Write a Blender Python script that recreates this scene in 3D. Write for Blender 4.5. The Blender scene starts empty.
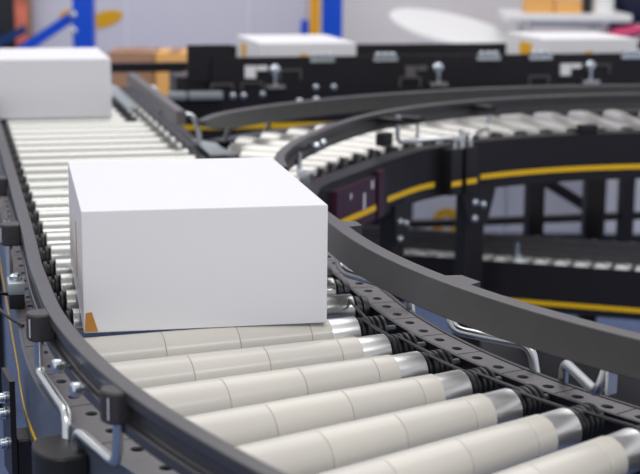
import bpy, bmesh, math, random
from mathutils import Vector, Matrix
random.seed(7)
S = bpy.context.scene
COL = S.collection
PI = math.pi

# ------------------------------------------------------------------ camera, world, lights
cam_d = bpy.data.cameras.new('camera')
cam = bpy.data.objects.new('camera', cam_d); COL.objects.link(cam)
cam.matrix_world = (Matrix.Translation((0, 0, 0.508)) @ Matrix.Rotation(PI/2 - 0.1988, 4, 'X')
                    @ Matrix.Rotation(0.0086, 4, 'Z'))
cam_d.sensor_width = 36; cam_d.lens = 84.56
cam_d.clip_start = 0.05; cam_d.clip_end = 60
cam_d.dof.use_dof = True; cam_d.dof.focus_distance = 1.98; cam_d.dof.aperture_fstop = 6.3
S.camera = cam

w = bpy.data.worlds.new('hall_light'); S.world = w; w.use_nodes = True
bg = w.node_tree.nodes['Background']
bg.inputs[0].default_value = (0.925, 0.92, 0.99, 1); bg.inputs[1].default_value = 0.72

def area(name, loc, rot, sx, sy, power, col=(1, 1, 1)):
    l = bpy.data.lights.new(name, 'AREA'); l.shape = 'RECTANGLE'; l.size = sx; l.size_y = sy
    l.energy = power; l.color = col
    o = bpy.data.objects.new(name, l); COL.objects.link(o); o.location = loc; o.rotation_euler = rot
    return o
area('hall_ceiling_lights', (-0.5, 5.5, 3.6), (0, 0, 0), 7, 5, 175, (1, 0.985, 0.96))
area('hall_front_lights', (0.5, -0.6, 3.3), (math.radians(35), 0, 0), 6, 0.5, 78, (0.97, 0.98, 1))

S.view_settings.view_transform = 'Standard'; S.view_settings.look = 'None'
S.view_settings.gamma = 1; S.view_settings.use_curve_mapping = False
S.view_settings.exposure = 0.0

# ------------------------------------------------------------------ materials
def mat(name, col, rough=0.5, metal=0.0, spec=0.5, noise=None, bump=None, coat=0.0):
    m = bpy.data.materials.new(name); m.use_nodes = True
    nt = m.node_tree; b = nt.nodes['Principled BSDF']
    b.inputs['Base Color'].default_value = (*col, 1)
    b.inputs['Roughness'].default_value = rough
    b.inputs['Metallic'].default_value = metal
    b.inputs['Specular IOR Level'].default_value = spec
    b.inputs['Coat Weight'].default_value = coat
    tc = nt.nodes.new('ShaderNodeTexCoord')
    if noise:
        sc, amt = noise
        n = nt.nodes.new('ShaderNodeTexNoise'); n.inputs['Scale'].default_value = sc; n.inputs['Detail'].default_value = 4
        r = nt.nodes.new('ShaderNodeValToRGB')
        r.color_ramp.elements[0].position = 0.3; r.color_ramp.elements[1].position = 0.7
        r.color_ramp.elements[0].color = (*[c*(1-amt) for c in col], 1)
        r.color_ramp.elements[1].color = (*[min(1, c*(1+amt)) for c in col], 1)
        nt.links.new(tc.outputs['Object'], n.inputs['Vector'])
        nt.links.new(n.outputs['Fac'], r.inputs['Fac']); nt.links.new(r.outputs['Color'], b.inputs['Base Color'])
    if bump:
        sc, st = bump
        n = nt.nodes.new('ShaderNodeTexNoise'); n.inputs['Scale'].default_value = sc; n.inputs['Detail'].default_value = 3
        bp = nt.nodes.new('ShaderNodeBump'); bp.inputs['Strength'].default_value = st; bp.inputs['Distance'].default_value = 0.002
        nt.links.new(tc.outputs['Object'], n.inputs['Vector'])
        nt.links.new(n.outputs['Fac'], bp.inputs['Height']); nt.links.new(bp.outputs['Normal'], b.inputs['Normal'])
    return m
M = dict(
    rail=mat('black_rail', (0.034, 0.032, 0.033), 0.36, spec=0.75, noise=(30, 0.12)),
    flange=mat('grey_flange', (0.11, 0.10, 0.104), 0.45, noise=(60, 0.12)),
    frame=mat('black_frame', (0.013, 0.012, 0.015), 0.36, spec=0.32),
    sidepl=mat('slate_frame', (0.085, 0.10, 0.135), 0.33),
    plastic=mat('black_plastic', (0.012, 0.012, 0.013), 0.45, spec=0.35),
    knob=mat('dark_knob', (0.030, 0.028, 0.030), 0.5, bump=(120, 0.3)),
    rubber=mat('black_rubber', (0.012, 0.013, 0.015), 0.38),
    yellow=mat('yellow_stripe', (0.90, 0.54, 0.0), 0.4),
    chrome=mat('chrome', (0.86, 0.85, 0.82), 0.3, 0.9),
    zinc=mat('zinc_steel', (0.74, 0.74, 0.72), 0.30, 1.0),
    steel=mat('rod_steel', (0.68, 0.71, 0.71), 0.28, 1.0),
    bolt=mat('bolt_steel', (0.70, 0.76, 0.80), 0.25, 1.0),
    cream=mat('cream_sleeve', (0.64, 0.61, 0.535), 0.22, noise=(3, 0.05)),
    greyc=mat('grey_sleeve', (0.61, 0.58, 0.515), 0.24, noise=(3, 0.05)),
    steelroll=mat('bright_roller_steel', (0.50, 0.50, 0.47), 0.2, 0.8),
    curveroll=mat('satin_roller_steel', (0.60, 0.59, 0.55), 0.22, 0.6),
    box=mat('white_carton', (0.80, 0.795, 0.80), 0.40, bump=(7, 0.10)),
    carton_edge=mat('worn_carton', (0.50, 0.22, 0.04), 0.7),
    tape=mat('yellow_tape', (0.80, 0.42, 0.0), 0.5),
    wall=mat('lavender_wall', (0.70, 0.685, 0.76), 0.6, noise=(0.6, 0.05)),
    wall2=mat('warm_white_wall', (0.80, 0.755, 0.74), 0.6, noise=(0.8, 0.05)),
    carpet=mat('blue_carpet', (0.075, 0.11, 0.215), 0.95, noise=(220, 0.35), bump=(400, 0.6)),
    blue=mat('blue_steel', (0.0, 0.075, 0.62), 0.35),
    navyst=mat('dark_blue_steel', (0.005, 0.04, 0.16), 0.4),
    orange=mat('orange_steel', (0.80, 0.36, 0.0), 0.4),
    white=mat('white_laminate', (0.84, 0.84, 0.82), 0.35),
    cab=mat('pale_cabinet', (0.82, 0.82, 0.88), 0.35),
    card=mat('orange_card', (0.80, 0.42, 0.12), 0.6),
    card2=mat('brown_card', (0.36, 0.20, 0.12), 0.7),
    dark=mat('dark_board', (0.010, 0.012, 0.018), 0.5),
    coral=mat('coral_print', (0.62, 0.16, 0.09), 0.6, noise=(6, 0.5)),
    pink=mat('pink_cloth', (0.62, 0.06, 0.17), 0.7),
    navy=mat('navy_cloth', (0.012, 0.016, 0.05), 0.85),
    skin=mat('skin', (0.55, 0.28, 0.19), 0.5),
    hair=mat('dark_hair', (0.02, 0.013, 0.01), 0.5),
    label=mat('white_label', (0.62, 0.60, 0.66), 0.4),
    maroon=mat('maroon_panel', (0.045, 0.010, 0.022), 0.3),
    galv=mat('galvanised_plate', (0.42, 0.46, 0.47), 0.4, 0.7),
)

# ------------------------------------------------------------------ mesh helpers
class MB:
    def __init__(s): s.bm = bmesh.new()
    def box(s, c, d, rz=0, rx=0, bev=0.0):
        m = Matrix.Translation(c) @ Matrix.Rotation(rz, 4, 'Z') @ Matrix.Rotation(rx, 4, 'X') @ Matrix.Diagonal((*d, 1))
        r = bmesh.ops.create_cube(s.bm, size=1, matrix=m)
        if bev:
            es = list({e for v in r['verts'] for e in v.link_edges})
            bmesh.ops.bevel(s.bm, geom=es, offset=bev, segments=2, affect='EDGES', profile=0.7)
        return s
    def rings(s, rings, caps=True):
        vs = [[s.bm.verts.new(p) for p in r] for r in rings]
        n = len(vs[0])
        for a, b in zip(vs, vs[1:]):
            for i in range(n):
                s.bm.faces.new((a[i], a[(i+1) % n], b[(i+1) % n], b[i]))
        if caps:
            s.bm.faces.new(vs[0][::-1]); s.bm.faces.new(vs[-1])
        return s
    def lathe(s, prof, p0, axis, n=20):
        axis = Vector(axis).normalized(); p0 = Vector(p0)
        u = axis.orthogonal().normalized(); v = axis.cross(u)
        return s.rings([[p0 + axis*a + (u*math.cos(2*PI*i/n) + v*math.sin(2*PI*i/n))*max(r, 1e-5) for i in range(n)] for a, r in prof])
    def cyl(s, p0, p1, r, n=12, r2=None):
        p0 = Vector(p0); d = Vector(p1) - p0
        return s.lathe([(0, r), (d.length, r if r2 is None else r2)], p0, d, n)
    def bolt(s, p, axis, r=0.007, h=0.006):
        return s.lathe([(0, r*1.25), (h*0.25, r*1.25), (h*0.3, r), (h*0.85, r), (h, r*0.8)], p, axis, 12)
    def tube(s, pts, r, n=10, fillet=0.0, closed=False):
        pts = [Vector(p) for p in pts]
        if fillet:
            q = [pts[0]]
            for a, b, c in zip(pts, pts[1:], pts[2:]):
                f = min(fillet, (a-b).length*0.45, (c-b).length*0.45)
                A = b + (a-b).normalized()*f; B = b + (c-b).normalized()*f
                for k in range(7):
                    t = k/6; q.append(A*(1-t)**2 + b*2*t*(1-t) + B*t*t)
            q.append(pts[-1]); pts = q
        N = len(pts); rings = []; u = None
        for i, p in enumerate(pts):
            if closed: d = pts[(i+1) % N] - pts[i-1]
            else: d = pts[min(i+1, N-1)] - pts[max(i-1, 0)]
            d.normalize()
            u = d.orthogonal() if u is None else u - d*u.dot(d)
            u.normalize(); v = d.cross(u)
            rings.append([p + (u*math.cos(2*PI*k/n) + v*math.sin(2*PI*k/n))*r for k in range(n)])
        if closed: rings.append(rings[0][:]); return s.rings(rings, caps=False)
        return s.rings(rings)
    def sweep(s, us, prof, pos):
        return s.rings([[Vector((*pos(u, n), z)) for n, z in prof] for u in us])
    def prism(s, poly, z0, z1):
        return s.rings([[Vector((x, y, z0)) for x, y in poly], [Vector((x, y, z1)) for x, y in poly]])
    def extr(s, poly3, d):
        d = Vector(d); return s.rings([[Vector(p) for p in poly3], [Vector(p) + d for p in poly3]])
    def holed(s, u0, u1, n0, n1, pos, z, th, hole_c, hr, ku):
        """one flange cell in (u, n) with a round hole; ku = metres per u at the hole"""
        uc, nc = hole_c; N = 16
        def P(u, n, zz): return s.bm.verts.new((*pos(u, n), zz))
        out, inn = [], []
        for k in range(N):
            a = 2*PI*k/N; c, q = math.cos(a), math.sin(a)
            m = max(abs(c), abs(q))
            out.append((uc + (u1-u0)/2*c/m, nc + ((n1-nc) if q > 0 else (nc-n0))*q/m))
            inn.append((uc + hr*1.25*c/ku, nc + hr*q))
        a = [P(u, n, z) for u, n in out]; b = [P(u, n, z) for u, n in inn]
        a2 = [P(u, n, z-th) for u, n in out]; b2 = [P(u, n, z-th) for u, n in inn]
        for k in range(N):
            j = (k+1) % N
            for q in ((a[k], a[j], b[j], b[k]), (b[k], b[j], b2[j], b2[k]), (b2[k], b2[j], a2[j], a2[k]), (a2[k], a2[j], a[j], a[k])):
                s.bm.faces.new(q)
        return s
    def build(s, name, m, parent=None, smooth=35, bevel=0.0):
        bmesh.ops.recalc_face_normals(s.bm, faces=s.bm.faces)
        off = Vector((0, 0, 0)); p = parent
        while p: off += p.location; p = p.parent
        bmesh.ops.translate(s.bm, vec=-off, verts=s.bm.verts)
        me = bpy.data.meshes.new(name); s.bm.to_mesh(me); s.bm.free()
        me.materials.append(m)
        if smooth:
            me.shade_smooth(); me.set_sharp_from_angle(angle=math.radians(smooth))
        o = bpy.data.objects.new(name, me); COL.objects.link(o)
        if parent: o.parent = parent
        if bevel:
            b = o.modifiers.new('bevel', 'BEVEL'); b.width = bevel; b.segments = 2; b.limit_method = 'ANGLE'
            b.angle_limit = math.radians(40)
        return o
def thing(name, label, cat, loc=(0, 0, 0), group=None):
    o = bpy.data.objects.new(name, None); COL.objects.link(o); o.empty_display_size = 0.05
    o.location = loc; return tag(o, label, cat, group)
def tag(o, label, cat, group=None, kind=None):
    o['label'] = label; o['category'] = cat
    if group: o['group'] = group
    if kind: o['kind'] = kind
    return o
def struct(o): o['kind'] = 'structure'; return o
def copy_tree(o):
    r = o.copy(); COL.objects.link(r)
    for ch in list(o.children):
        c = ch.copy(); COL.objects.link(c); c.parent = r
        for g in list(ch.children):
            d = g.copy(); COL.objects.link(d); d.parent = c
    return r
def lin(a, b, n): return [a + (b-a)*i/n for i in range(n+1)]

# ------------------------------------------------------------------ plan of the conveyors (z = 0 is the top of the rollers)
FL = -0.75
CA = Vector((1.333, 2.446)); PH0 = math.radians(-166.1); T = Vector((math.sin(.2427), -math.cos(.2427)))
U0 = Vector((math.cos(PH0), math.sin(PH0)))
def pA(a, R):                      # near conveyor: a < 0 metres back along the straight, a > 0 radians round the bend
    if a <= 0: p = CA + U0*R + T*a
    else: p = CA + Vector((math.cos(PH0+a), math.sin(PH0+a)))*R
    return (p.x, p.y)
CC = Vector((1.054, 3.049))
def pC(ph, R): ph = math.radians(ph); return (CC.x + math.cos(ph)*R, CC.y + math.sin(ph)*R)
DD = Vector((math.cos(.24), math.sin(.24))); DN = Vector((-math.sin(.24), math.cos(.24)))
def pD(u, v): p = DD*u + DN*v; return (p.x, p.y)
ED = Vector((.957, -.290)).normalized(); EN = Vector((.290, .957)).normalized()
def pE(u, v): p = Vector((0.2, 4.06)) + ED*u + EN*v; return (p.x, p.y)
def P3(p, z): return Vector((p[0], p[1], z))

# ------------------------------------------------------------------ the hall
struct(MB().box((1, 5, FL-0.025), (14, 16, 0.05)).build('floor', M['carpet']))
WY = 9.3
o = MB().prism([(.05, 3.3), (1.9, 3.3), (1.9, 4.6), (.05, 4.6)], FL, FL+.004).build('floor_shade', M['dark'])  # added dark sheet, imitates the shade on the carpet between the conveyors
tag(o, 'dark sheet standing in for shade on the blue carpet inside the conveyor loop', 'shade sheet')
struct(MB().box((-1.66, WY+.03, 0.95), (3.1, 0.06, 3.4)).build('wall_back', M['wall']))
struct(MB().box((2.42, WY+.45, 0.95), (5.1, 0.06, 3.4)).build('wall_rear', M['wall2']))
tr = MB()
for x in (-2.9, -2.05, -1.2, -.45): tr.box((x, WY-.004, 0.95), (0.012, 0.008, 3.4))
struct(tr.build('trim_1', M['cab']))

# ------------------------------------------------------------------ near conveyor: frames
def flange(us, seg_u, n0, n1, hole_n, pos, z, ku, name, parent, m):
    b = MB(); u0, u1 = us; n = max(1, round((u1-u0)/seg_u)); su = (u1-u0)/n; gap = 0.0012/ku
    for i in range(n):
        a = u0 + su*i + gap; c = u0 + su*(i+1) - gap; h = (c-a)/2
        for k in range(2):
            b.holed(a+h*k, a+h*(k+1), n0, n1, pos, z, 0.003, (a+h*(k+.5), hole_n), 0.0066, ku)
    return b.build(name, m, parent)
SEG = math.radians(4.2)
US_B = lin(-3.3, 0, 12) + lin(0.02, 0.82, 40)
fo = [(-9, 1.803), (0, 1.803), (.05, 1.806), (.1, 1.812), (.15, 1.819), (.2, 1.826), (.3, 1.831), (.9, 1.836)]
def RFo(a):
    for (a0, r0), (a1, r1) in zip(fo, fo[1:]):
        if a <= a1: return r0 + (r1-r0)*(a-a0)/(a1-a0)
    return fo[-1][1]
def pB(a, n): return pA(a, n + (RFo(a)-1.826)*min(1, max(0, (n-1.757)/.065)))

t = thing('conveyor_frame', 'outer side frame of the near conveyor, slate blue face with thin yellow line, lower left', 'conveyor frame', P3(pA(.25, 1.83), FL))
# side plate
MB().sweep(US_B, [(1.822, -.019), (1.826, -.019), (1.826, -.112), (1.812, -.112), (1.812, -.108), (1.822, -.108)], pB).build('side_plate', M['sidepl'], t)
MB().sweep(US_B, [(1.8262, -.090), (1.8272, -.090), (1.8272, -.0955), (1.8262, -.0955)], pB).build('stripe', M['yellow'], t)['label'] = 'thin yellow line'
MB().box((*pA(.405, 1.750), -.03), (.004, .03, .022), PH0+.405).build('warning_tag', M['yellow'], t)['label'] = 'small yellow tag'
flange((0, .82), SEG, 1.757, 1.8215, 1.793, pB, -.020, 1.8, 'top_flange', t, M['flange'])
flange((-3.3, 0), .109, 1.757, 1.8215, 1.793, pB, -.020, 1.0, 'top_flange', t, M['flange'])
MB().sweep(US_B, [(1.757, -.0235), (1.760, -.0235), (1.760, -.11), (1.757, -.11)], pA).build('inner_web', M['frame'], t)
def leg_a(parent, a, R, tang=.05, thick=.006, rad=.05, bolts=True):
    c = Vector(pA(a, R)); ang = math.atan2(*(c-CA).yx) if a > 0 else PH0
    lg = MB().box((c.x, c.y, (FL-.114)/2), (rad, tang, abs(FL)-.114), ang).build('leg', M['frame'], parent, bevel=.003)
    pl = MB().box((*(c + Vector((math.cos(ang), math.sin(ang)))*(rad/2+.004)), -.100), (.007, tang*1.3, .13), ang)
    pl = pl.build('mount_plate', M['frame'], parent)
    if bolts:
        ax = Vector((math.cos(ang), math.sin(ang), 0)); tg = Vector((-ax.y, ax.x, 0))
        for dz, dt in ((-.065, .0), (-.085, .0), (-.125, .0)):
            p = P3(c, dz) + ax*(rad/2+.0078) + tg*(dt)
            MB().bolt(p, ax, .0065, .009).build('bolt', M['bolt'], pl)
    MB().box((c.x, c.y, FL+.006), (rad*1.6, tang*1.6, .012), ang).build('foot', M['frame'], parent)
leg_a(t, .112, 1.807); leg_a(t, -1.9, 1.79)

t = thing('conveyor_frame', 'inner side frame of the near bend, drilled dark strip beside the chrome roller ends', 'conveyor frame', P3(pA(.3, 1.28), FL))
US_I = lin(-.50, 0, 4) + lin(.02, .82, 40)
flange((0, .82), SEG, 1.258, 1.297, 1.279, pA, -.020, 1.28, 'top_flange', t, M['flange'])
flange((-.50, 0), .109, 1.258, 1.297, 1.279, pA, -.020, 1.0, 'top_flange', t, M['flange'])
MB().sweep(US_I, [(1.301, -.016), (1.306, -.016), (1.306, -.06), (1.303, -.06), (1.303, -.024), (1.301, -.024)], pA).build('lip', M['frame'], t)
MB().sweep(US_I, [(1.252, -.019), (1.2575, -.019), (1.2575, -.155), (1.252, -.155)], pA).build('side_plate', M['frame'], t)
MB().sweep(US_I, [(1.2510, -.112), (1.2519, -.112), (1.2519, -.122), (1.2510, -.122)], pA).build('stripe', M['yellow'], t)
for a in (-.3, .62):
    c = Vector(pA(a, 1.285)); an = math.atan2(*(c-CA).yx) if a > 0 else PH0
    MB().box((c.x, c.y, (FL-.062)/2), (.036, .05, abs(FL)-.062), an).build('leg', M['frame'], t)

t = thing('conveyor_frame', 'black right side frame of the far straight stretch, between the big boxes and the merge', 'conveyor frame', P3(pA(-2, 1.28), FL))
flange((-3.2, -.64), .109, 1.262, 1.300, 1.281, pA, -.020, 1.0, 'top_flange', t, M['frame'])
MB().sweep([-3.2, -.64], [(1.256, -.019), (1.2615, -.019), (1.2615, -.15), (1.256, -.15)], pA).build('side_plate', M['frame'], t)
for a in (-2.9, -1.0):
    c = Vector(pA(a, 1.28)); MB().box((c.x, c.y, (FL-.05)/2), (.03, .05, abs(FL)-.05), PH0).build('leg', M['frame'], t)

# ------------------------------------------------------------------ rollers
ORD = ['first', 'second', 'third', 'fourth', 'fifth', 'sixth', 'seventh', 'eighth', 'ninth', 'tenth', 'eleventh', 'twelfth',
       'thirteenth', 'fourteenth', 'fifteenth', 'sixteenth', 'seventeenth', 'eighteenth', 'nineteenth', 'twentieth', 'twenty first',
       'twenty second', 'twenty third', 'twenty fourth', 'twenty fifth', 'twenty sixth', 'twenty seventh', 'twenty eighth', 'twenty ninth', 'thirtieth']
R_IN, R_OUT = 1.366, 1.738
r_in, r_out = .0240, .0330
AL = (r_out - r_in)/(R_OUT - R_IN)
def tap(x): return r_in + AL*x            # radius along the tapered roller
AX = Vector((math.cos(AL), 0, -math.sin(AL)))
def ax_pt(x): return Vector((x, 0, -tap(x)))
def make_taper():
    t = thing('tapered_roller', '', 'roller')
    L = R_OUT - R_IN
    def seg(x0, x1, dr, edge):
        return [(x0, tap(x0)+dr-edge), (x0+edge, tap(x0)+dr), (x1-edge, tap(x1)+dr), (x1, tap(x1)+dr-edge)]
    base = ax_pt(0)
    MB().lathe([(0, r_in-.0015), (.001, r_in-.0005), (.042, r_in-.0005)], base, AX, 36).build('tube', M['chrome'], t)['label'] = 'bare chrome end of the roller'
    for x0, x1, k in ((.0405, .070, 'cream'), (.0704, .170, 'greyc'), (.1704, .270, 'cream'), (.2704, L, 'greyc')):
        MB().lathe(seg(x0, x1, 0, .0007), base, AX, 36).build('sleeve', M[k], t)
    pr = [(-.058, .006), (-.0415, .006), (-.041, .008)]
    for k in range(5):
        x = -.040 + .008*k
        pr += [(x, .0195), (x+.0012, .0212), (x+.0038, .0212), (x+.005, .0195), (x+.0055, .017), (x+.0072, .017)]
    pr += [(.0, .017)]
    MB().lathe(pr, base, AX, 24).build('pulley', M['rubber'], t)
    MB().lathe([(0, .02), (.012, .022), (.0125, .012), (.0175, .012)], base + AX*L, AX, 20).build('end_cap', M['plastic'], t)
    return t
proto = make_taper()
for o in proto.children: o.location = (0, 0, 0)
def place(o, p, ang, z=0): o.location = (p[0], p[1], z); o.rotation_euler = (0, 0, ang)
bend_deg = [-160.0, -155.95, -152.15, -148.3, -144.6, -140.85, -137.1, -133.3, -129.5]
bend_lab = ['cream roller with chrome end, partly under the front edge of the nearest white box',
            'tapered cream roller just clear of the nearest box, first full roller in front of it',
            'tapered cream roller with a chrome end, second full roller in front of the nearest box',
            'tapered cream roller with a chrome end, third full roller in front of the nearest box',
            'tapered cream roller with a chrome end, fourth full roller in front of the nearest box',
            'thick cream roller with chrome end, lower right, fifth in front of the nearest box',
            'thick cream roller, sixth in front of the nearest box, cut by the bottom edge',
            'last thick cream roller with its chrome end in the right bottom corner',
            'last cream roller of the bend, below the right bottom corner']
rollers = []
for i, (d, lab) in enumerate(zip(bend_deg[:8], bend_lab)):
    o = proto if i == 0 else copy_tree(proto)
    a = math.radians(d); place(o, (CA.x + math.cos(a)*R_IN, CA.y + math.sin(a)*R_IN), a)
    tag(o, lab, 'roller', 'tapered rollers round the near bend'); rollers.append((o, a))

def make_straight():
    t = thing('steel_roller', '', 'roller'); r = .0245
    MB().lathe([(0, r-.001), (.001, r), (.398, r), (.399, r-.001)], (0, 0, -r), (1, 0, 0), 28).build('tube', M['steelroll'], t)
    pr = [(-.024, .006), (-.0235, .019), (-.018, .021), (-.014, .021), (-.013, .017), (-.010, .017), (-.009, .021), (-.004, .021), (-.003, .017), (0, .017)]
    MB().lathe(pr, (0, 0, -r), (1, 0, 0), 16).build('pulley', M['rubber'], t)
    MB().lathe([(0, .018), (.004, .0225), (.008, .0225), (.009, .016), (.012, .016), (.013, .021), (.0175, .021), (.018, .012), (.022, .012)],
               (.399, 0, -r), (1, 0, 0), 16).build('end_cap', M['plastic'], t)
    return t
ps = make_straight()
NS = 29
for k in range(NS):
    o = ps if k == 0 else copy_tree(ps)
    aa = .015 if k == 0 else .021 - .109*k
    place(o, pA(aa, 1.331), PH0 + max(aa, 0))
    if k < 8:
        lab = ('steel roller under the nearest white box, %s from its front edge' % ORD[k])
    elif k < 18:
        lab = ('steel roller of the straight stretch, %s behind the nearest white box' % ORD[k-8])
    else:
        lab = ('steel roller under or behind the far left box, %s from that box front' % ORD[k-18])
    tag(o, lab, 'roller', 'steel rollers of the straight stretch')

# drive belts between neighbouring pulleys of the bend
k0 = [(ps, math.atan2(U0.y, U0.x))]
allr = [(PH0 + .015, Vector((*pA(.015, R_IN-.012), 0)))] + [(a, o.location.copy()) for o, a in rollers]
for i in range(len(allr)-1):
    (a0, l0), (a1, l1) = allr[i], allr[i+1]
    off = -.0085 if i % 2 else -.0165
    def circ(a, l, angs):
        x = Vector((math.cos(a), math.sin(a), 0)); y = Vector((-math.sin(a), math.cos(a), 0)); c = l + x*off + Vector((0, 0, -r_in))
        return [c + y*math.cos(q)*.0185 + Vector((0, 0, 1))*math.sin(q)*.0185 for q in angs]
    pts = circ(a1, l1, lin(-PI/2, PI/2, 8)) + circ(a0, l0, lin(PI/2, 1.5*PI, 8))
    top = []
    n1 = 9
    seq = pts[:n1] + [pts[n1-1].lerp(pts[n1], q) for q in (.25, .5, .75)] + pts[n1:] + [pts[-1].lerp(pts[0], q) for q in (.25, .5, .75)]
    o = MB().tube(seq, .0022, 8, closed=True).build('drive_belt', M['rubber'])
    tag(o, 'thin black rubber belt between pulleys, %s pair counting forward from the nearest box' % ORD[i], 'belt', 'rubber drive belts along the inner roller ends')

# rollers of the merging curve behind
def make_curve(L):
    t = thing('curve_roller', '', 'roller')
    r0, r1 = .0235, .0235 + .024*L
    al = (r1-r0)/L; ax = Vector((math.cos(al), 0, -math.sin(al)))
    MB().lathe([(0, r0-.001), (.001, r0), (L-.001, r1), (L, r1-.001)], (0, 0, -r0), ax, 24).build('sleeve', M['curveroll'], t)
    MB().lathe([(-.022, .006), (-.0215, .017), (-.016, .02), (-.010, .02), (-.009, .016), (-.006, .016), (-.005, .02), (0, .02)], (0, 0, -r0), ax, 14).build('pulley', M['rubber'], t)
    MB().lathe([(0, .018), (.012, .02), (.013, .01), (.018, .01)], Vector((0, 0, -r0)) + ax*L, ax, 14).build('end_cap', M['plastic'], t)
    return t
fm = [(84, 1.017), (130, 1.022), (142, 1.018), (150, 1.002), (157, .998), (164, 1.006), (170, 1.026), (176, 1.054), (196, 1.08)]   # inner frame of the merging curve
def RF(ph):
    for (a0, r0), (a1, r1) in zip(fm, fm[1:]):
        if ph <= a1: return r0 + (r1-r0)*(ph-a0)/(a1-a0)
    return fm[-1][1]
full = None
NC = 26
for k in range(NC):
    ph = 84 + 4.3*k; f = .9707*math.cos(math.radians(ph)) + .2403*math.sin(math.radians(ph))
    RROLL = max(1.092, RF(ph)+.076); L = 1.477 - RROLL
    if f < 0: L = min(L, (1.755-.655)/(-f) - RROLL - .03)
    if L < .06: continue
    if L > .3849:
        if full is None: full = make_curve(.385); o = full
        else: o = copy_tree(full)
    else: o = make_curve(L)
    p = pC(ph, RROLL); place(o, p, math.radians(ph))
    tag(o, ('cream roller of the merging curve behind the box, %s from the right edge' % ORD[k]), 'roller', 'rollers of the merging curve')

# ------------------------------------------------------------------ curve frame behind (yellow stripe, legs, clamps)
PHS = lin(84, 196, 64)
def pF(ph, n): return pC(ph, RF(ph)+n)
t = thing('conveyor_frame', 'black curved inner frame of the merging conveyor, bold yellow stripe, plated legs', 'conveyor frame', P3(pC(133, 1.02), FL))
MB().sweep(PHS, [(.006, -.012), (.050, -.012), (.050, -.055), (.046, -.055), (.046, -.016), (.006, -.016)], pF).build('top_flange', M['frame'], t)
MB().sweep(PHS, [(0, -.012), (.0055, -.012), (.0055, -.134), (.014, -.134), (.014, -.138), (0, -.138)], pF).build('side_plate', M['frame'], t)
ZS0, ZS1 = -.111, -.098
def stripe(a, b_):
    MB().sweep(lin(a, b_, 14), [(-.0008, ZS0), (-.0002, ZS0), (-.0002, ZS1), (-.0008, ZS1)], pF).build('stripe', M['yellow'], t)
stripe(84, 128.8); stripe(139.0, 153.6)
def clampC(ph, dep=.032, wd=.044):
    R0 = RF(ph)-dep; c = Vector(pC(ph, R0+dep/2-.0005)); an = math.radians(ph)
    cb = MB().box((c.x, c.y, -.075), (dep-.001, wd, .118), an, bev=.004).build('clamp_block', M['plastic'], t)
    s_ = Vector(pC(ph, R0-.0006)); MB().box((s_.x, s_.y, -.1045), (.0012, wd*.86, .013), an).build('stripe', M['yellow'], cb)
clampC(136.1); clampC(132.6)
def legC(ph, w0, w1, hw, zt=-.124, zb=-.225):
    R = RF(ph); an = math.radians(ph); rad = Vector((math.cos(an), math.sin(an), 0)); tg = Vector((-rad.y, rad.x, 0)); c = P3(pC(ph, R-.011), 0)
    poly = [c + tg*x + Vector((0, 0, z)) for x, z in ((-w0, zt), (w0, zt), (w0, zt-.022), (w1, zb), (-w1, zb), (-w0, zt-.022))]
    pl = MB().extr(poly, rad*.008).build('mount_plate', M['frame'], t)
    for x, z in ((.014, -.168), (-.016, -.176), (.014, -.210)):
        MB().bolt(c - tg*(-x) + Vector((0, 0, z)), -rad, .008, .006).build('bolt', M['bolt'], pl)
    q = c + rad*.03
    MB().box((q.x, q.y, (-.14+FL)/2), (.044, hw, abs(FL)-.14), an).build('leg', M['frame'], t, bevel=.004)
    MB().box((q.x, q.y, FL+.006), (.09, .09, .012), an).build('foot', M['frame'], t)
legC(129.6, .060, .034, .066); legC(149.5, .040, .030, .055)
MB().sweep(lin(160.0, 173.0, 8), [(-.014, -.032), (0, -.032), (0, -.132), (-.014, -.132)], pF).build('control_panel', M['maroon'], t)
cp = t.children[-1]
for ph, z, hh, ww in ((168.5, -.055, .012, .024), (161.3, -.048, .018, .016), (164.3, -.078, .036, .020)):
    c = Vector(pF(ph, -.0147)); MB().box((c.x, c.y, z), (.0014, ww, hh), math.radians(ph)).build('label', M['label'], cp)
MB().sweep(lin(160.0, 173.0, 8), [(-.0152, ZS0), (-.0142, ZS0), (-.0142, ZS1), (-.0152, ZS1)], pF).build('stripe', M['yellow'], cp)
MB().sweep(lin(156.6, 158.6, 3), [(-.012, -.025), (0, -.025), (0, -.134), (-.012, -.134)], pF).build('seam_column', M['maroon'], t)
MB().box((*pF(108.8, .022), -.0005), (.03, .05, .024), math.radians(108.8), bev=.004).build('cap_block', M['plastic'], t)

t = thing('conveyor_frame', 'black outer frame of the merging curve, behind its cream rollers', 'conveyor frame', P3(pC(120, 1.53), FL))
PHO = lin(84, 150, 40)
MB().sweep(PHO, [(1.502, -.012), (1.555, -.012), (1.555, -.138), (1.550, -.138), (1.550, -.016), (1.502, -.016)], pC).build('side_channel', M['frame'], t)
for ph in (98.2, 105.2):
    MB().box((*pC(ph, 1.527), (FL-.02)/2), (.04, .05, abs(FL)-.02), math.radians(ph)).build('leg', M['frame'], t)

o = MB().prism([(-.328, 3.80), (-.262, 3.735), (-.245, 3.66), (-.205, 3.55), (-.262, 3.53), (-.292, 3.66)], -.012, -.006).build('transfer_plate', M['galv'])
tag(o, 'grey metal wedge plate filling the corner where the curve joins the straight rollers', 'plate')

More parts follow.
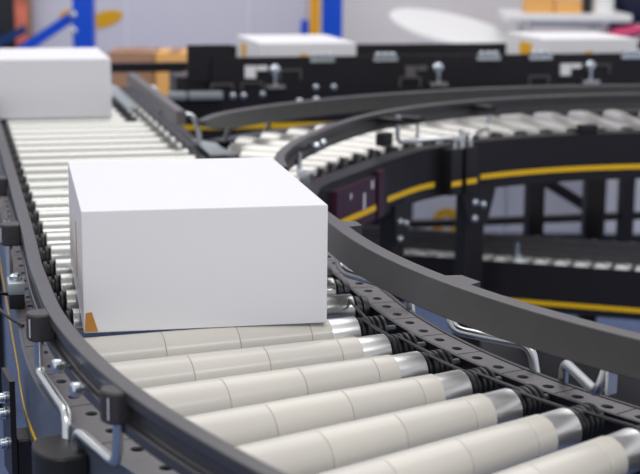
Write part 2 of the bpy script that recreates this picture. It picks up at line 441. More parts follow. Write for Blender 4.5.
# ------------------------------------------------------------------ guard rails
def rail_prof(n0, n1, z0, z1, groove=+1):
    """box section with a groove on the far side; n0 < n1"""
    zc = (z0+z1)/2; g = (z1-z0)*.22; d = (n1-n0)*.45
    if groove > 0: return [(n0, z0), (n1, z0), (n1, zc-g), (n1-d, zc-g), (n1-d, zc+g), (n1, zc+g), (n1, z1), (n0, z1)]
    return [(n0, z0), (n1, z0), (n1, z1), (n0, z1), (n0, zc+g), (n0+d, zc+g), (n0+d, zc-g), (n0, zc-g)]

# inner rail of the near bend
t = thing('guard_rail', 'grey black inner guard rail sweeping from the nearest box to the right edge', 'guard rail', P3(pA(.3, 1.3), -.02))
UI = lin(-.35, 0, 6) + lin(.02, .80, 44)
MB().sweep(UI, rail_prof(1.322, 1.345, .045, .090, -1), pA).build('rail', M['rail'], t, bevel=.0015)
for a in (-.055, .252):
    bx = [pA(a + d, n) for d, n in ((-.022, 1.322), (.022, 1.322), (.016, 1.300), (-.016, 1.300))]
    MB().prism(bx, .050, .0885).build('rail_bracket', M['rail'], t)
def rodA(pts, name='support_rod', r=.0062, m='steel', parent=None):
    return MB().tube([P3(pA(a, R), z) for a, R, z in pts], r, 12, fillet=.018).build(name, M[m], parent or t)
rodA([(.232, 1.312, .072), (.233, 1.312, .018), (.300, 1.249, .010), (.311, 1.244, -.06)])
rodA([(.455, 1.312, .072), (.441, 1.316, .006), (.347, 1.247, .004), (.343, 1.243, -.06)])
rodA([(-.06, 1.333, .06), (-.05, 1.330, .018), (.030, 1.250, .004), (.034, 1.243, -.06)])
MB().box((*pA(.452, 1.312), .034), (.016, .004, .05), PH0+.455).build('flat_post', M['zinc'], t)
for a in (.328, .034):
    c = Vector(pA(a, 1.2400)); MB().box((c.x, c.y, -.085), (.022, .07, .06), PH0+a, bev=.004).build('clamp_block', M['plastic'], t)

# outer rail of the near conveyor
meas = [(-3.2, 1.768), (-1.5, 1.768), (-.6, 1.767), (-.185, 1.767), (0, 1.769), (.09, 1.772), (.175, 1.789), (.241, 1.801), (.302, 1.814), (.39, 1.832), (.441, 1.841), (.5065, 1.856), (.60, 1.874), (.7, 1.89), (.8, 1.90)]
def Rout(a):
    for (a0, r0), (a1, r1) in zip(meas, meas[1:]):
        if a <= a1:
            k = (a-a0)/(a1-a0); return r0 + (r1-r0)*k
    return meas[-1][1]
Rs = {}
UO = lin(-3.2, -.3, 14)[:-1] + lin(-.3, 0, 6) + lin(.02, .80, 40)
rv = [Rout(a) for a in UO]
for _ in range(4): rv = [rv[0]] + [(rv[i-1]+2*rv[i]+rv[i+1])/4 for i in range(1, len(rv)-1)] + [rv[-1]]
Rs = dict(zip(UO, rv))
def pO(a, n): return pA(a, Rs[a] + n)
t = thing('guard_rail', 'grey black outer guard rail along the left edge, curving into the bottom foreground', 'guard rail', P3(pA(0, 1.8), -.014))
MB().sweep(UO, rail_prof(0, .018, .024, .070, +1), pO).build('rail', M['rail'], t, bevel=.0015)
def knob(a, R, z0=.035, z1=.068):
    c = Vector(pA(a, R)); an = PH0 + max(a, 0)
    rad = Vector((math.cos(an), math.sin(an))); tg = Vector((-rad.y, rad.x))
    poly = [c + tg*(.017*math.cos(q)) + rad*(.006 + .011*math.sin(q)) for q in lin(0, PI, 10)] + [c - tg*.017 - rad*.014, c + tg*.017 - rad*.014]
    k = MB().prism([(p.x, p.y) for p in poly], z0, z1).build('clamp_knob', M['knob'], t, bevel=.0025)
    s_ = c + tg*.0101 + rad*.0152; MB().box((s_.x, s_.y, (z0+z1)/2), (.0012, .0032, .022), an-.72).build('mark', M['label'], k)
knob(.168, 1.813); knob(.347, 1.842); knob(-.265, 1.798); knob(-.72, 1.80)
rodA([(.170, 1.817, .04), (.160, 1.813, -.010), (.254, 1.829, -.008), (.262, 1.836, -.06)], r=.0058)
rodA([(.352, 1.846, .04), (.347, 1.844, -.012), (.283, 1.838, -.010), (.282, 1.840, -.06)], r=.0058)
rodA([(-.265, 1.802, .04), (-.265, 1.802, -.02)], r=.0055)
rodA([(-.72, 1.803, .04), (-.72, 1.803, -.02)], r=.0055)
c = Vector(pA(.272, 1.853))
an = PH0+.272; rad = Vector((math.cos(an), math.sin(an))); tg = Vector((-rad.y, rad.x))
poly = [c + tg*(.040*math.cos(q)) + rad*(.004 + .020*math.sin(q)) for q in lin(0, PI, 14)] + [c - tg*.040 - rad*.021, c + tg*.040 - rad*.021]
MB().prism([(p.x, p.y) for p in poly], -.14, -.033).build('clamp_block', M['plastic'], t, bevel=.003)
for a in (.243, .293):
    R = Rs[min(UO, key=lambda q: abs(q-a))]
    ax = Vector((math.cos(PH0+a), math.sin(PH0+a), 0))
    MB().lathe([(0, .004), (.010, .004), (.0105, .008), (.018, .0085), (.020, .006)], P3(pA(a, R+.018), .040), ax, 14).build('bolt', M['bolt'], t)

# right guard rail of the straight stretch
t = thing('guard_rail', 'short grey guard rail with a rounded end, right of the straight rollers', 'guard rail', P3(pA(-1.9, 1.35), -.012))
MB().sweep(lin(-2.55, -1.53, 6), rail_prof(1.330, 1.354, .056, .088, -1), pA).build('rail', M['flange'], t, bevel=.003)
c = Vector(pA(-1.53, 1.342)); MB().lathe([(0, .012), (.032, .012)], P3(c, .056), (0, 0, 1), 18).build('end_cap', M['flange'], t)
for a in (-1.62, -2.3):
    rodA([(a, 1.322, .07), (a, 1.30, .066), (a, 1.285, .03), (a, 1.283, -.012)])
o = MB().sweep([-2.75, -2.10], [(1.372, .026), (1.405, .026), (1.405, .032), (1.372, .032)], pA)
o.sweep([-2.75, -2.10], [(1.372, .004), (1.375, .004), (1.375, .026), (1.372, .026)], pA)
tag(o.build('guide_plate', M['galv']), 'pale steel guide plate beside the box at far left, left of the short rail', 'plate')

# inner rail of the merging curve
t = thing('guard_rail', 'black curved guard rail rising from behind the nearest box, bolted above the cream rollers', 'guard rail', P3(pC(135, 1.1), -.012))
mr = [(84, 1.185), (96, 1.19), (109, 1.175), (122, 1.16), (131, 1.152), (139, 1.140), (149, 1.123), (156, 1.112), (167, 1.108), (177, 1.128), (186, 1.152), (192, 1.16)]
def RC(ph):
    for (a0, r0), (a1, r1) in zip(mr, mr[1:]):
        if ph <= a1: return r0 + (r1-r0)*(ph-a0)/(a1-a0)
    return mr[-1][1]
def pCr(ph, n): return pC(ph, RC(ph)+n)
MB().sweep(lin(84, 192, 64), rail_prof(-.020, 0, .034, .078, -1), pCr).build('rail', M['rail'], t, bevel=.0015)
def rodC(pts, r=.006, m='steel'): return MB().tube([P3(pC(a, R), z) for a, R, z in pts], r, 10, fillet=.015).build('support_rod', M[m], t)
rodC([(145.0, 1.057, .076), (145.0, 1.057, .010), (137.6, 1.005, .011), (136.1, 1.000, .008), (136.1, .998, -.018)])
rodC([(142.0, 1.035, .068), (142.0, 1.035, .010)], .004)
rodC([(124.3, 1.086, .040), (124.3, 1.086, .010), (131.6, 1.000, .014), (132.6, .998, .008), (132.6, .996, -.018)], .005)
rodC([(134.6, .998, .030), (134.6, .996, -.018)], .006)
for ph, d in ((136.0, -1), (134.0, -1)):
    c = P3(pF(ph, -.016), -.016); an = math.radians(ph); tg = Vector((-math.sin(an), math.cos(an), 0))
    MB().extr([c, c + tg*d*.024, c + tg*d*.020 + Vector((0, 0, .004)), c + tg*d*.004 + Vector((0, 0, .024)), c + Vector((0, 0, .024))], Vector((math.cos(an), math.sin(an), 0))*.005).build('gusset', M['zinc'], t)
MB().box((*pC(147.6, 1.066), .022), (.026, .042, .032), math.radians(147), bev=.004).build('clamp_knob', M['plastic'], t)
MB().box((*pC(178.6, 1.088), .010), (.022, .028, .030), math.radians(178), bev=.003).build('clamp_knob', M['bolt'], t)
rodC([(176.4, 1.101, .060), (176.4, 1.101, .012), (178.6, 1.09, .008)], .0055)
for ph in (145.0, 142.0, 124.3):
    R0, R1 = (1.035 if ph == 142 else 1.057 if ph == 145 else 1.086) - .008, RC(ph)-.02
    MB().box((*pC(ph, (R0+R1)/2), .061), (R1-R0, .034, .014), math.radians(ph)).build('rail_bracket', M['plastic'], t)
for ph in (166.0, 168.8):
    ax = -Vector((math.cos(math.radians(ph)), math.sin(math.radians(ph)), 0))
    MB().lathe([(0, .005), (.008, .005), (.0085, .0095), (.016, .0095), (.019, .007)], P3(pC(ph, RC(ph)-.016), .053), ax, 14).build('bolt', M['bolt'], t)

# outer rail of the merging curve
t = thing('guard_rail', 'long black guard rail with rounded left tip, far side of the merging curve', 'guard rail', P3(pC(130, 1.5), -.012))
mo = [(84, 1.46), (94, 1.462), (105, 1.448), (125, 1.432), (140, 1.445), (150, 1.455), (158, 1.462)]
def RO(ph):
    for (a0, r0), (a1, r1) in zip(mo, mo[1:]):
        if ph <= a1: return r0 + (r1-r0)*(ph-a0)/(a1-a0)
    return mo[-1][1]
rr = [(ph, RO(ph)) for ph in lin(84, 157.6, 50)]
dct = dict(rr)
def tip(a): k = max(0, (a-151.5)/6.1); return (.032 + .021*k**2, .075 - .008*k**3)
MB().rings([[Vector((*pC(a, dct[a]+n), z)) for n, z in rail_prof(-.024, 0, *tip(a), +1)] for a, _ in rr]).build('rail', M['rail'], t, bevel=.0015)
MB().lathe([(0, .012), (.014, .012)], P3(pC(157.6, dct[rr[-1][0]]-.012), .053), (0, 0, 1), 16).build('end_cap', M['rail'], t)
for ph in (142, 148.5, 120, 104):
    rodC([(ph, RO(ph)+.004, .05), (ph, RO(ph)+.05, .045), (ph, 1.525, -.012)], .006)
    t.children[-1].name = 'support_rod'
for ph in (138.2, 140.8):
    MB().bolt(P3(pC(ph, RO(ph)-.012), .075), (0, 0, 1), .008, .008).build('bolt', M['bolt'], t)

# ------------------------------------------------------------------ cross conveyor behind (boxes ride on it)
t = thing('conveyor_frame', 'black near side of the crossing conveyor at the back, silver brackets along its top edge', 'conveyor frame', P3(pD(1, 4.9), FL))
U_ = [.62, 2.6]
MB().sweep([.68, 2.7], [(4.862, -.160), (4.868, -.160), (4.868, .004), (4.862, .004)], pD).build('side_plate', M['frame'], t)
MB().sweep([.68, 1.32], [(4.8605, -.109), (4.8615, -.109), (4.8615, -.124), (4.8605, -.124)], pD).build('stripe', M['yellow'], t)
MB().sweep([.825, 2.7], [(4.872, .002), (4.884, .002), (4.884, .104), (4.880, .110), (4.872, .110)], pD).build('panel', M['frame'], t)
MB().sweep([.745, .890], [(4.886, .03), (4.896, .03), (4.896, .150), (4.886, .150)], pD).build('end_plate', M['frame'], t)
def onD(px_u, z, sz, name, m, v=4.870, rot=0):
    return MB().box((*pD(px_u, v), z), sz, .24).build(name, M[m], t)
for u in (1.193, 1.411, 1.777, 1.966, 2.309):
    br = onD(u, .099, (.085, .010, .016), 'bracket', 'bolt', 4.867)
    for d in (-.024, .0, .024): MB().bolt(P3(pD(u+d, 4.866), .111), (0, 0, 1), .011, .010).build('bolt', M['bolt'], br)
for u in (1.031, 1.595, 2.149):                # photo eyes on stems
    st = MB().cyl(P3(pD(u, 4.855), .018), P3(pD(u, 4.855), .075), .006, 10).build('sensor_stem', M['bolt'], t)
    MB().lathe([(0, .016), (.004, .018), (.014, .018), (.018, .012)], P3(pD(u, 4.87), .068), tuple(P3(-DN, 0)), 14).build('sensor_head', M['bolt'], st)
    MB().box((*pD(u, 4.855), .014), (.06, .03, .010), .24).build('sensor_foot', M['zinc'], st)
for u, z in ((.95, .062), (2.06, .056), (1.50, .055)):
    m = 'white' if u != 1.50 else 'flange'
    onD(u, z, (.036, .012, .040), 'reflector', m, 4.866); onD(u+.04, z+.012, (.035, .01, .016), 'reflector_arm', m, 4.867)
for u, z in ((.957, .010), (1.085, .050), (1.50, .02), (.856, .006), (2.19, .055), (1.965, .018)):
    fr = MB()
    for dx, dz, sx, sz in ((0, .016, .075, .005), (-.035, 0, .005, .032), (.035, 0, .005, .032)):
        fr.box((*pD(u+dx, 4.869), z+dz), (sx, .008, sz), .24)
    fr.build('slot_rim', M['flange'], t)
for u, z in ((.89, -.016), (.926, -.016), (.99, -.012), (1.17, .008), (1.232, .008)):
    MB().lathe([(0, .008), (.006, .010), (.014, .010), (.017, .006)], P3(pD(u, 4.870), z), tuple(P3(-DN, 0)), 12).build('bolt', M['bolt'], t)
for u, s_ in ((.705, .06), (.775, .07), (.83, .045)):
    MB().box((*pD(u, 4.842), -.010), (s_, .03, .026), .24, bev=.006).build('bracket', M['galv'], t)
for u in (.75, 1.40, 1.978, 2.212, 2.323):
    MB().box((*pD(u, 4.89), (FL-.05)/2), (.047, .045, abs(FL)-.05), .24).build('leg', M['frame'], t)
pa, pb = P3(pD(2.00, 4.885), -.33), P3(pD(2.19, 4.885), -.445)
MB().tube([pa, pb], .026, 4).build('brace', M['frame'], t, smooth=0)
MB().box((*pD(.785, 4.99), -.03), (.15, .16, .15), .24, bev=.004).build('drive_housing', M['frame'], t)
MB().sweep([.75, 2.6], [(4.88, -.487), (4.91, -.487), (4.91, -.462), (4.88, -.462)], pD).build('cross_bar', M['frame'], t)

t = thing('conveyor_frame', 'black far side rail of the crossing conveyor, behind the two small boxes', 'conveyor frame', P3(pD(1.5, 5.5), FL))
MB().sweep([.93, 2.7], [(5.50, -.15), (5.52, -.15), (5.52, .102), (5.50, .102)], pD).build('side_plate', M['frame'], t)
for u in (1.0, 1.7, 2.5): MB().box((*pD(u, 5.53), (FL-.05)/2), (.047, .018, abs(FL)-.05), .24).build('leg', M['frame'], t)
o = MB().lathe([(0, .0225), (.585, .0225)], (0, 0, -.0225), (0, 1, 0), 16).build('cross_roller', M['steelroll'])
for k in range(17):
    c = o if k == 0 else o.copy()
    if k: COL.objects.link(c)
    c.location = (*pD(.91+.105*k, 4.89), 0); c.rotation_euler = (0, 0, .24)
    tag(c, 'steel roller of the crossing conveyor at the back, %s from its left end' % ORD[k], 'roller', 'rollers of the crossing conveyor')
# end stop of the straight stretch
t = thing('end_stop', 'black low bar across the far end of the straight rollers, before the orange cartons', 'bar', P3(pD(.5, 5.5), FL))
MB().sweep([.15, .84], [(5.50, .008), (5.53, .008), (5.53, .042), (5.50, .042)], pD).build('bar', M['frame'], t)
for u in (.2, .80): MB().box((*pD(u, 5.515), (FL+.008)/2), (.04, .028, abs(FL)+.008), .24).build('leg', M['frame'], t)

# ------------------------------------------------------------------ lower conveyor seen under the merging curve
ZE = -.36
t = thing('conveyor_frame', 'black side frame of the lower conveyor at right, yellow stripe below its small rollers', 'conveyor frame', P3(pE(.5, 0), FL))
MB().sweep([-.15, 1.1], [(0, ZE-.128), (.006, ZE-.128), (.006, ZE+.004), (0, ZE+.004)], pE).build('side_plate', M['frame'], t)
MB().sweep([-.15, 1.1], [(-.0012, ZE-.108), (-.0002, ZE-.108), (-.0002, ZE-.096), (-.0012, ZE-.096)], pE).build('stripe', M['yellow'], t)
MB().sweep([-.15, 1.1], [(.415, ZE-.128), (.421, ZE-.128), (.421, ZE-.004), (.415, ZE-.004)], pE).build('far_plate', M['frame'], t)
for u in (-.1, 1.0):
    MB().box((*pE(u, .2), (ZE-.128+FL)/2), (.05, .40, abs(FL-ZE+.128)), -.245).build('leg', M['frame'], t)
NE = 22
proto_e = None
for k in range(NE):
    if proto_e is None:
        proto_e = thing('small_roller', '', 'roller')
        MB().lathe([(0, .0225), (.385, .0225)], (0, .012, -.0225), (0, 1, 0), 14).build('tube', M['white'], proto_e)
        MB().lathe([(0, .008), (.012, .013)], (0, 0, -.0225), (0, 1, 0), 10).build('end_cap', M['plastic'], proto_e)
        o = proto_e
    else: o = copy_tree(proto_e)
    place(o, pE(-.10+.055*k, .008), math.atan2(EN.y, EN.x)-PI/2, ZE)
    tag(o, 'small steel roller of the lower conveyor at right, %s from its left end' % ORD[k], 'roller', 'small rollers of the lower conveyor')
t = thing('guard_rail', 'black guard rail above the small rollers of the lower conveyor at right', 'guard rail', P3(pE(.5, .1), ZE))
MB().sweep([-.12, 1.1], [(.09, ZE+.002), (.108, ZE+.002), (.108, ZE+.058), (.09, ZE+.058), (.09, ZE+.037), (.094, ZE+.035), (.094, ZE+.031), (.09, ZE+.029)], pE).build('rail', M['rail'], t)
MB().sweep([-.12, 1.1], [(.089, ZE+.0315), (.0935, ZE+.0315), (.0935, ZE+.0345), (.089, ZE+.0345)], pE).build('edge_strip', M['flange'], t)
rp = pE(.335, .075)
MB().cyl(P3(rp, ZE+.045), P3(rp, ZE-.004), .006, 10).build('post', M['bolt'], t)
MB().box((*rp, ZE+.004), (.03, .025, .016), -.245).build('post_clamp', M['bolt'], t)

# ------------------------------------------------------------------ white boxes
def carton(p, yaw, W, D, H, label, marks=(), z=0.0006, name='white_box', rot=(0, 0)):
    """p = front left bottom corner on the rollers"""
    ex = Vector((math.cos(yaw), math.sin(yaw))); ey = Vector((-ex.y, ex.x)); p = Vector(p)
    t = thing(name, label, 'box', (p.x, p.y, z), 'white cartons riding the conveyors')
    b = MB(); bm = b.bm
    bmesh.ops.create_cube(bm, size=1, matrix=Matrix.Diagonal((W, D, H, 1)))
    bmesh.ops.bevel(bm, geom=bm.edges[:], offset=.0009, segments=2, affect='EDGES')
    c = p + ex*W/2 + ey*D/2
    mtx = Matrix.Translation((c.x, c.y, z + H/2)) @ Matrix.Rotation(yaw, 4, 'Z')
    bmesh.ops.transform(bm, matrix=mtx, verts=bm.verts)
    body = b.build('carton_body', M['box'], t)
    def pt(u, v, zz): q = p + ex*u + ey*v; return Vector((q.x, q.y, z + zz))
    for kind, u, z0, z1, wd, m in marks:
        if kind == 'left': q = [pt(-.0006, u, z0), pt(-.0006, u+wd, z0), pt(-.0006, u+wd, z1), pt(-.0006, u, z1)]; d = -P3(ex, 0)*.0004
        else: q = [pt(u, -.0006, z0), pt(u+wd, -.0006, z0), pt(u+wd*.55, -.0006, z1), pt(u+.1*wd, -.0006, z1*.95)]; d = -P3(ey, 0)*.0004
        MB().extr(q, d).build('tape' if m == 'tape' else 'worn_corner', M[m], t)
    return t, pt
t, pt = carton((-.3033, 1.8761), .2029, .32, .4339, .1595, 'large white carton in the middle, nearest the camera, front corner worn orange',
               [('left', .17, .035, .115, .010, 'tape'), ('front', .001, .002, .028, .017, 'carton_edge')])
carton((-.898, 4.125), .235, .32, .43, .162, 'large white carton cut off by the left edge, on the far straight rollers')
carton((-.206, 5.12), .24, .335, .45, .142, 'small white carton at the back beside the blue post, yellow mark on each side',
       [('left', .26, .075, .122, .09, 'tape'), ('front', .13, .075, .108, .05, 'tape')])
carton((.785, 5.34), .215, .355, .40, .150, 'small white carton at the back right below the white table, two yellow marks',
       [('left', .12, .08, .128, .13, 'tape'), ('front', .15, .08, .110, .05, 'tape')])

# ------------------------------------------------------------------ photo sensor on the left frame
t = thing('photo_sensor', 'small silver sensor box with a black cable on the left frame, above the tapered knob', 'sensor', P3(pA(-.09, 1.800), -.014))
c = Vector(pA(-.09, 1.800))
MB().box((c.x, c.y, -.009), (.022, .05, .021), PH0, bev=.003).build('housing', M['plastic'], t)
MB().box((c.x, c.y, .010), (.024, .05, .017), PH0, bev=.003).build('cover', M['galv'], t)
MB().lathe([(0, .009), (.006, .009), (.009, .005)], (c.x, c.y, .0185), (0, 0, 1), 14).build('lens', M['bolt'], t)
MB().tube([P3(pA(-.10, 1.811), -.005), P3(pA(-.09, 1.826), .0), P3(pA(-.03, 1.836), .004), P3(pA(.005, 1.820), -.008), P3(pA(.02, 1.797), -.0175)], .0024, 8, fillet=.03).build('cable', M['rubber'], t)
t = thing('bracket', 'small silver bracket on the left frame near the left edge of the picture', 'bracket', P3(pA(-.62, 1.80), -.014))
MB().box((*pA(-.62, 1.80), -.016), (.036, .05, .008), PH0).build('base', M['galv'], t)
MB().box((*pA(-.62, 1.812), .01), (.006, .05, .04), PH0).build('plate', M['galv'], t)
MB().bolt(P3(pA(-.62, 1.795), -.006), (0, 0, 1), .008, .012).build('bolt', M['bolt'], t)

# ------------------------------------------------------------------ background
def cabinet(x0, x1, y, h, label, name='cabinet'):
    t = thing(name, label, 'cabinet', ((x0+x1)/2, y, FL), 'pale cabinets behind the conveyors')
    MB().box(((x0+x1)/2, y+.15, FL+.05+(h-.05)/2), (x1-x0, .3, h-.05), bev=.006).build('body', M['cab'], t)
    MB().box(((x0+x1)/2, y+.15, FL+.025), (x1-x0-.04, .26, .05)).build('plinth', M['dark'], t)
    n = 2
    for k in range(n):
        cx = x0 + (x1-x0)*(k+.5)/n
        d = MB().box((cx, y-.005, FL+.06+(h-.08)/2), ((x1-x0)/n-.012, .008, h-.09), bev=.002).build('door', M['cab'], t)
        MB().box((cx+.05, y-.014, FL+h*.6), (.012, .010, .06)).build('handle', M['bolt'], d)
    return t
t = cabinet(.10, .625, 6.1, .50, 'pale grey cabinet with a yellow ring, seen under the conveyors left of the middle leg')
ring = MB()
ring.rings([[Vector((.522, 6.084, -.655)) + Vector((math.cos(a)*r, y, math.sin(a)*r)) for r, y in ((.062, 0), (.062, -.002), (.03, -.002), (.03, 0))] for a in lin(0, 2*PI, 28)], caps=False)
ring.build('ring_emblem', M['tape'], t)
cabinet(.65, .88, 6.1, .50, 'pale grey cabinet seen under the conveyors just right of the middle leg')
cabinet(.90, 1.60, 6.1, .50, 'pale grey cabinet seen under the conveyors at the right edge')

# blue rack at left
t = thing('storage_rack', 'bright blue steel rack at upper left with an upright post and a slanted brace', 'rack', (-1.38, 8.6, FL))
MB().box((-1.349, 8.6, FL+1.25), (.118, .10, 2.5), bev=.008).build('post', M['blue'], t)
MB().tube([(-1.70, 8.62, -.148), (-1.35, 8.62, .082)], .04, 4).build('brace', M['blue'], t, smooth=0)
MB().tube([(-1.70, 8.62, -.148), (-1.95, 8.62, -.312)], .04, 4).build('brace', M['blue'], t, smooth=0)
MB().tube([(-1.98, 9.0, -.17), (-1.76, 9.0, -.058)], .033, 4).build('brace', M['navyst'], t, smooth=0)['label'] = 'dark blue strut'
MB().box((-2.02, 8.98, FL+.35), (.1, .10, .7)).build('rear_post', M['navyst'], t)
for z in (-.04, .05): MB().bolt((-1.40, 8.549, z), (0, -1, 0), .016, .008).build('bolt', M['bolt'], t)
# wall emblem: two yellow ellipses either side of the blue post
for cx, cz, rx, rz, lab in ((-1.335, -.015, .115, .05, 'yellow leaf shaped mark on the wall, right of the blue rack post'),
                            (-1.56, .012, .05, .03, 'small yellow mark on the wall, left of the blue rack post')):
    q = [Vector((cx + rx*math.cos(a), WY-.006, cz + rz*math.sin(a) + .25*rx*math.cos(a))) for a in lin(0, 2*PI, 24)[:-1]]
    tag(MB().extr(q, (0, .005, 0)).build('wall_emblem', M['tape']), lab, 'sign')
# dark board with coral print at far left
t = thing('display_board', 'dark display board with a coral coloured strip, far left corner behind the rack', 'board', (-2.0, 8.95, FL))
MB().box((-2.0, 9.22, .2), (.27, .03, 1.9)).build('board', M['dark'], t)
MB().box((-1.825, 9.215, .2), (.075, .03, 1.9)).build('print_strip', M['coral'], t)
MB().box((-1.775, 9.215, .2), (.02, .04, 1.9)).build('edge', M['card2'], t)
# orange cartons low behind the end stop
for x0, x1, y, zt, m, lab in ((-.99, -.775, 7.0, -.036, 'card2', 'brown carton stack behind the far end of the straight rollers'),
                              (-.765, -.60, 6.95, -.034, 'card', 'orange carton stack behind the far end, beside the brown one')):
    t = thing('carton_stack', lab, 'box', ((x0+x1)/2, y, FL), 'cartons behind the far end')
    MB().box(((x0+x1)/2, y+.15, (zt+FL)/2), (x1-x0, .3, zt-FL), bev=.004).build('carton', M[m], t)
    MB().box(((x0+x1)/2, y+.15, zt+.001), (.05, .3, .002)).build('tape', M['card2'], t)
# blue and orange posts behind the small box
t = thing('rack_post', 'blue steel post with an orange beam beside it, behind the small box at the back', 'post', (.07, 8.7, FL))
MB().box((.058, 8.7, FL+1.25), (.118, .08, 2.5), bev=.006).build('post', M['blue'], t)
MB().box((-.040, 8.66, FL+1.25), (.055, .05, 2.5), bev=.004).build('orange_beam', M['orange'], t)
MB().box((-.098, 8.7, -.03), (.05, .05, .12), bev=.02).build('foot_guard', M['blue'], t)
# oval white counter top
t = thing('oval_table', 'white oval tilted table top behind the rail at the back middle', 'table', (.75, 8.75, FL))
q = []
for a in lin(0, 2*PI, 40)[:-1]:
    x, y = .38*math.cos(a), .25*math.sin(a); q.append((x, y))
b = MB(); mt = Matrix.Translation((.75, 8.6, -.024)) @ Matrix.Rotation(math.radians(12), 4, 'Y') @ Matrix.Rotation(math.radians(16), 4, 'X')
b.rings([[mt @ Vector((x*s_, y*s_, z)) for x, y in q] for z, s_ in ((-.02, .97), (-.015, 1), (.012, 1), (.018, .985))])
b.build('table_top', M['white'], t)
MB().lathe([(0, .22), (.02, .22), (.04, .045), (.70, .035), (.715, .06)], (.74, 8.6, FL), (0, 0, 1), 20).build('pedestal', M['zinc'], t)
# white table with goods
TX0, TX1, TY, TZ = 1.025, 1.725, 8.45, .085
t = thing('table', 'white table top at upper right carrying orange boxes', 'table', ((TX0+TX1)/2, TY, FL))
MB().box(((TX0+TX1)/2, TY+.25, TZ-.022), (TX1-TX0, .55, .044), bev=.012).build('table_top', M['white'], t)
MB().box(((TX0+TX1)/2, TY+.29, TZ-.06), (TX1-TX0-.2, .38, .03)).build('apron', M['white'], t)
for sx in (TX0+.14, TX1-.14):
    for sy in (.08, .42): MB().cyl((sx, TY+sy, FL), (sx, TY+sy, TZ-.044), .018, 12).build('leg', M['zinc'], t)
for x, wd, h, y, lab in ((1.19, .155, .12, TY+.12, 'orange box on the white table, left one of the pair'), (1.352, .150, .075, TY+.12, 'lower orange box on the white table, right one of the pair')):
    t = thing('small_carton', lab, 'box', (x, y, TZ), 'orange boxes on the table')
    MB().box((x+wd/2-.05, y, TZ+h/2+.0005), (wd, .16, h), bev=.004).build('carton', M['card'], t)
    MB().box((x+wd/2-.05, y, TZ+h+.001), (wd*.98, .03, .001)).build('tape', M['card2'], t)
t = thing('bottle', 'dark bottle standing on the white table beside the white canister', 'bottle', (1.495, TY+.12, TZ))
MB().lathe([(0, .026), (.004, .029), (.14, .029), (.17, .012), (.21, .011)], (1.495, TY+.12, TZ+.0005), (0, 0, 1), 18).build('bottle_body', M['dark'], t)
MB().lathe([(0, .013), (.02, .013)], (1.495, TY+.12, TZ+.2105), (0, 0, 1), 14).build('cap', M['plastic'], t)
t = thing('canister', 'white canister on the white table next to the dark bottle', 'canister', (1.585, TY+.10, TZ))
MB().lathe([(0, .05), (.006, .056), (.19, .056), (.196, .05)], (1.585, TY+.10, TZ+.0005), (0, 0, 1), 24).build('canister_body', M['white'], t)
MB().lathe([(0, .058), (.02, .058), (.024, .05)], (1.585, TY+.10, TZ+.1965), (0, 0, 1), 24).build('lid', M['white'], t)

# ------------------------------------------------------------------ person at the right edge, standing behind the table
def skin_body(name, verts, edges, radii, m, parent=None, root=0, sub=2):
    me = bpy.data.meshes.new(name)
    off = parent.location if parent else Vector((0, 0, 0))
    me.from_pydata([Vector(v) for v in verts], edges, []); me.materials.append(m)
    o = bpy.data.objects.new(name, me); COL.objects.link(o)
    if parent: o.parent = parent
    o.modifiers.new('skin', 'SKIN').use_smooth_shade = True
    sk = me.skin_vertices[0].data if me.skin_vertices else None
    if sk is None:
        bpy.context.view_layer.objects.active = o
        bpy.ops.mesh.customdata_skin_add(); sk = me.skin_vertices[0].data
    for i, r in enumerate(radii):
        sk[i].radius = r if isinstance(r, tuple) else (r, r); sk[i].use_root = (i == root)
    s_ = o.modifiers.new('subdivision', 'SUBSURF'); s_.levels = sub; s_.render_levels = sub
    return o
PX, PY = 1.925, 9.22
t = thing('person', 'person in navy clothes standing behind the white table at the right edge, forearm forward', 'person', (PX, PY, FL))
# local coords, z up from the floor, facing -y
V = [(0, 0, .92), (0, 0, 1.10), (0, .01, 1.30), (0, .01, 1.42), (0, 0, 1.50), (0, -.02, 1.60), (0, -.02, 1.68),
     (.10, 0, .86), (.11, -.01, .48), (.11, .02, .09), (.11, -.11, .035),
     (-.10, 0, .86), (-.11, -.01, .48), (-.11, .02, .09), (-.11, -.11, .035),
     (.17, .01, 1.39), (.215, .03, 1.12), (.19, -.18, .98),
     (-.17, .01, 1.39), (-.215, .03, 1.12), (-.13, -.20, .98)]
Ed = [(0, 1), (1, 2), (2, 3), (3, 4), (4, 5), (5, 6), (0, 7), (7, 8), (8, 9), (9, 10), (0, 11), (11, 12), (12, 13), (13, 14),
      (3, 15), (15, 16), (16, 17), (3, 18), (18, 19), (19, 20)]
Rd = [(.155, .11), (.135, .10), (.15, .11), (.10, .08), .052, (.078, .095), (.07, .085), .085, .058, .042, .035, .085, .058, .042, .035,
      .058, .045, .032, .058, .045, .032]
body = skin_body('body', V, Ed, Rd, M['skin'], t)
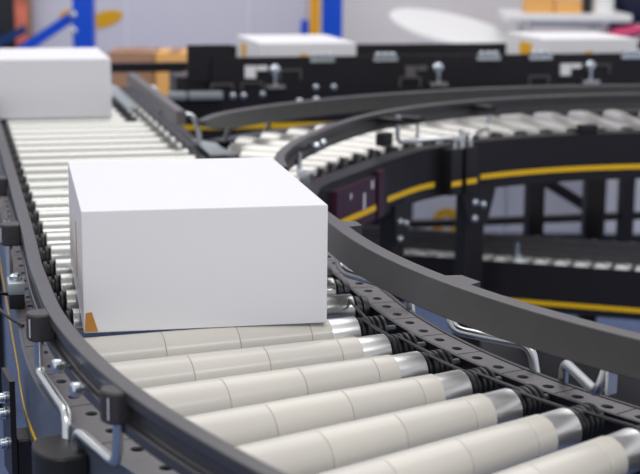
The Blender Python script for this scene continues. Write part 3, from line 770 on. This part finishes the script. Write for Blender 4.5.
# clothing: slightly larger shells over torso, sleeves and legs
skin_body('sweater', V[:4] + [V[15], (.214, .03, 1.13), V[18], (-.214, .03, 1.13)], [(0, 1), (1, 2), (2, 3), (3, 4), (4, 5), (3, 6), (6, 7)],
          [(.175, .13), (.155, .12), (.168, .125), (.11, .09), .072, .058, .072, .058], M['navy'], t)
skin_body('trousers', [V[0], V[7], V[8], (.11, .02, .11), V[11], V[12], (-.11, .02, .11)], [(0, 1), (1, 2), (2, 3), (0, 4), (4, 5), (5, 6)],
          [(.168, .125), .10, .072, .058, .10, .072, .058], M['navy'], t)
for s_ in (1, -1):
    w_ = Vector(V[17] if s_ > 0 else V[20]); d = Vector((-.3*s_, -.95, -.12)).normalized(); side = Vector((d.y, -d.x, 0)).normalized()*s_
    base = [w_, w_ + d*.05, w_ + d*.095]
    hv = [w_, w_ + d*.055, w_ + d*.09]; he = [(0, 1), (1, 2)]; hr = [.028, (.040, .020), (.038, .018)]
    for k, (off, ln) in enumerate(((-.030, .070), (-.010, .080), (.010, .075), (.029, .058))):
        b0 = w_ + d*.085 + side*off; i = len(hv)
        hv += [b0, b0 + d*ln*.5 + Vector((0, 0, -.006)), b0 + d*ln*.95 + Vector((0, 0, -.024))]; he += [(2, i), (i, i+1), (i+1, i+2)]; hr += [.010, .009, .008]
    i = len(hv); b0 = w_ + d*.035 - side*.035
    hv += [b0, b0 + d*.03 - side*.022, b0 + d*.062 - side*.026]; he += [(1, i), (i, i+1), (i+1, i+2)]; hr += [.012, .010, .009]
    skin_body('hand', hv, he, hr, M['skin'], t)
hd = MB(); bm = hd.bm
bmesh.ops.create_uvsphere(bm, u_segments=20, v_segments=14, radius=1, matrix=Matrix.Translation((PX, PY+.005, FL+1.665)) @ Matrix.Diagonal((.082, .10, .095, 1)))
bmesh.ops.delete(bm, geom=[v for v in bm.verts if v.co.y < PY-.055 and v.co.z < FL+1.70], context='VERTS')
hd.build('hair', M['hair'], t)
for sx in (-.032, .032): MB().lathe([(0, .010), (.006, .008)], (PX+sx, PY-.106, FL+1.635), (0, -1, 0), 10).build('eye', M['dark'], t)
MB().lathe([(0, .016), (.03, .006)], (PX, PY-.108, FL+1.60), (0, -.8, -.2), 8).build('nose', M['skin'], t)
MB().box((PX, PY-.108, FL+1.562), (.045, .008, .010)).build('mouth', M['coral'], t)
for sx in (-.085, .085): MB().box((PX+sx, PY-.01, FL+1.625), (.012, .03, .055), bev=.005).build('ear', M['skin'], t)
# pink bag hanging below the table end
t = thing('shoulder_bag', 'pink bag hanging under the right end of the white table', 'bag', (1.72, TY+.30, -.12))
MB().tube([(1.565, TY-.02, -.05), (1.66, TY-.02, -.03), (1.79, TY, .002)], .028, 12).build('bag_body', M['pink'], t)
MB().tube([(1.60, TY-.02, -.03), (1.63, TY-.02, .0), (1.74, TY, .022), (1.77, TY, .012)], .007, 8, fillet=.02).build('strap', M['pink'], t)
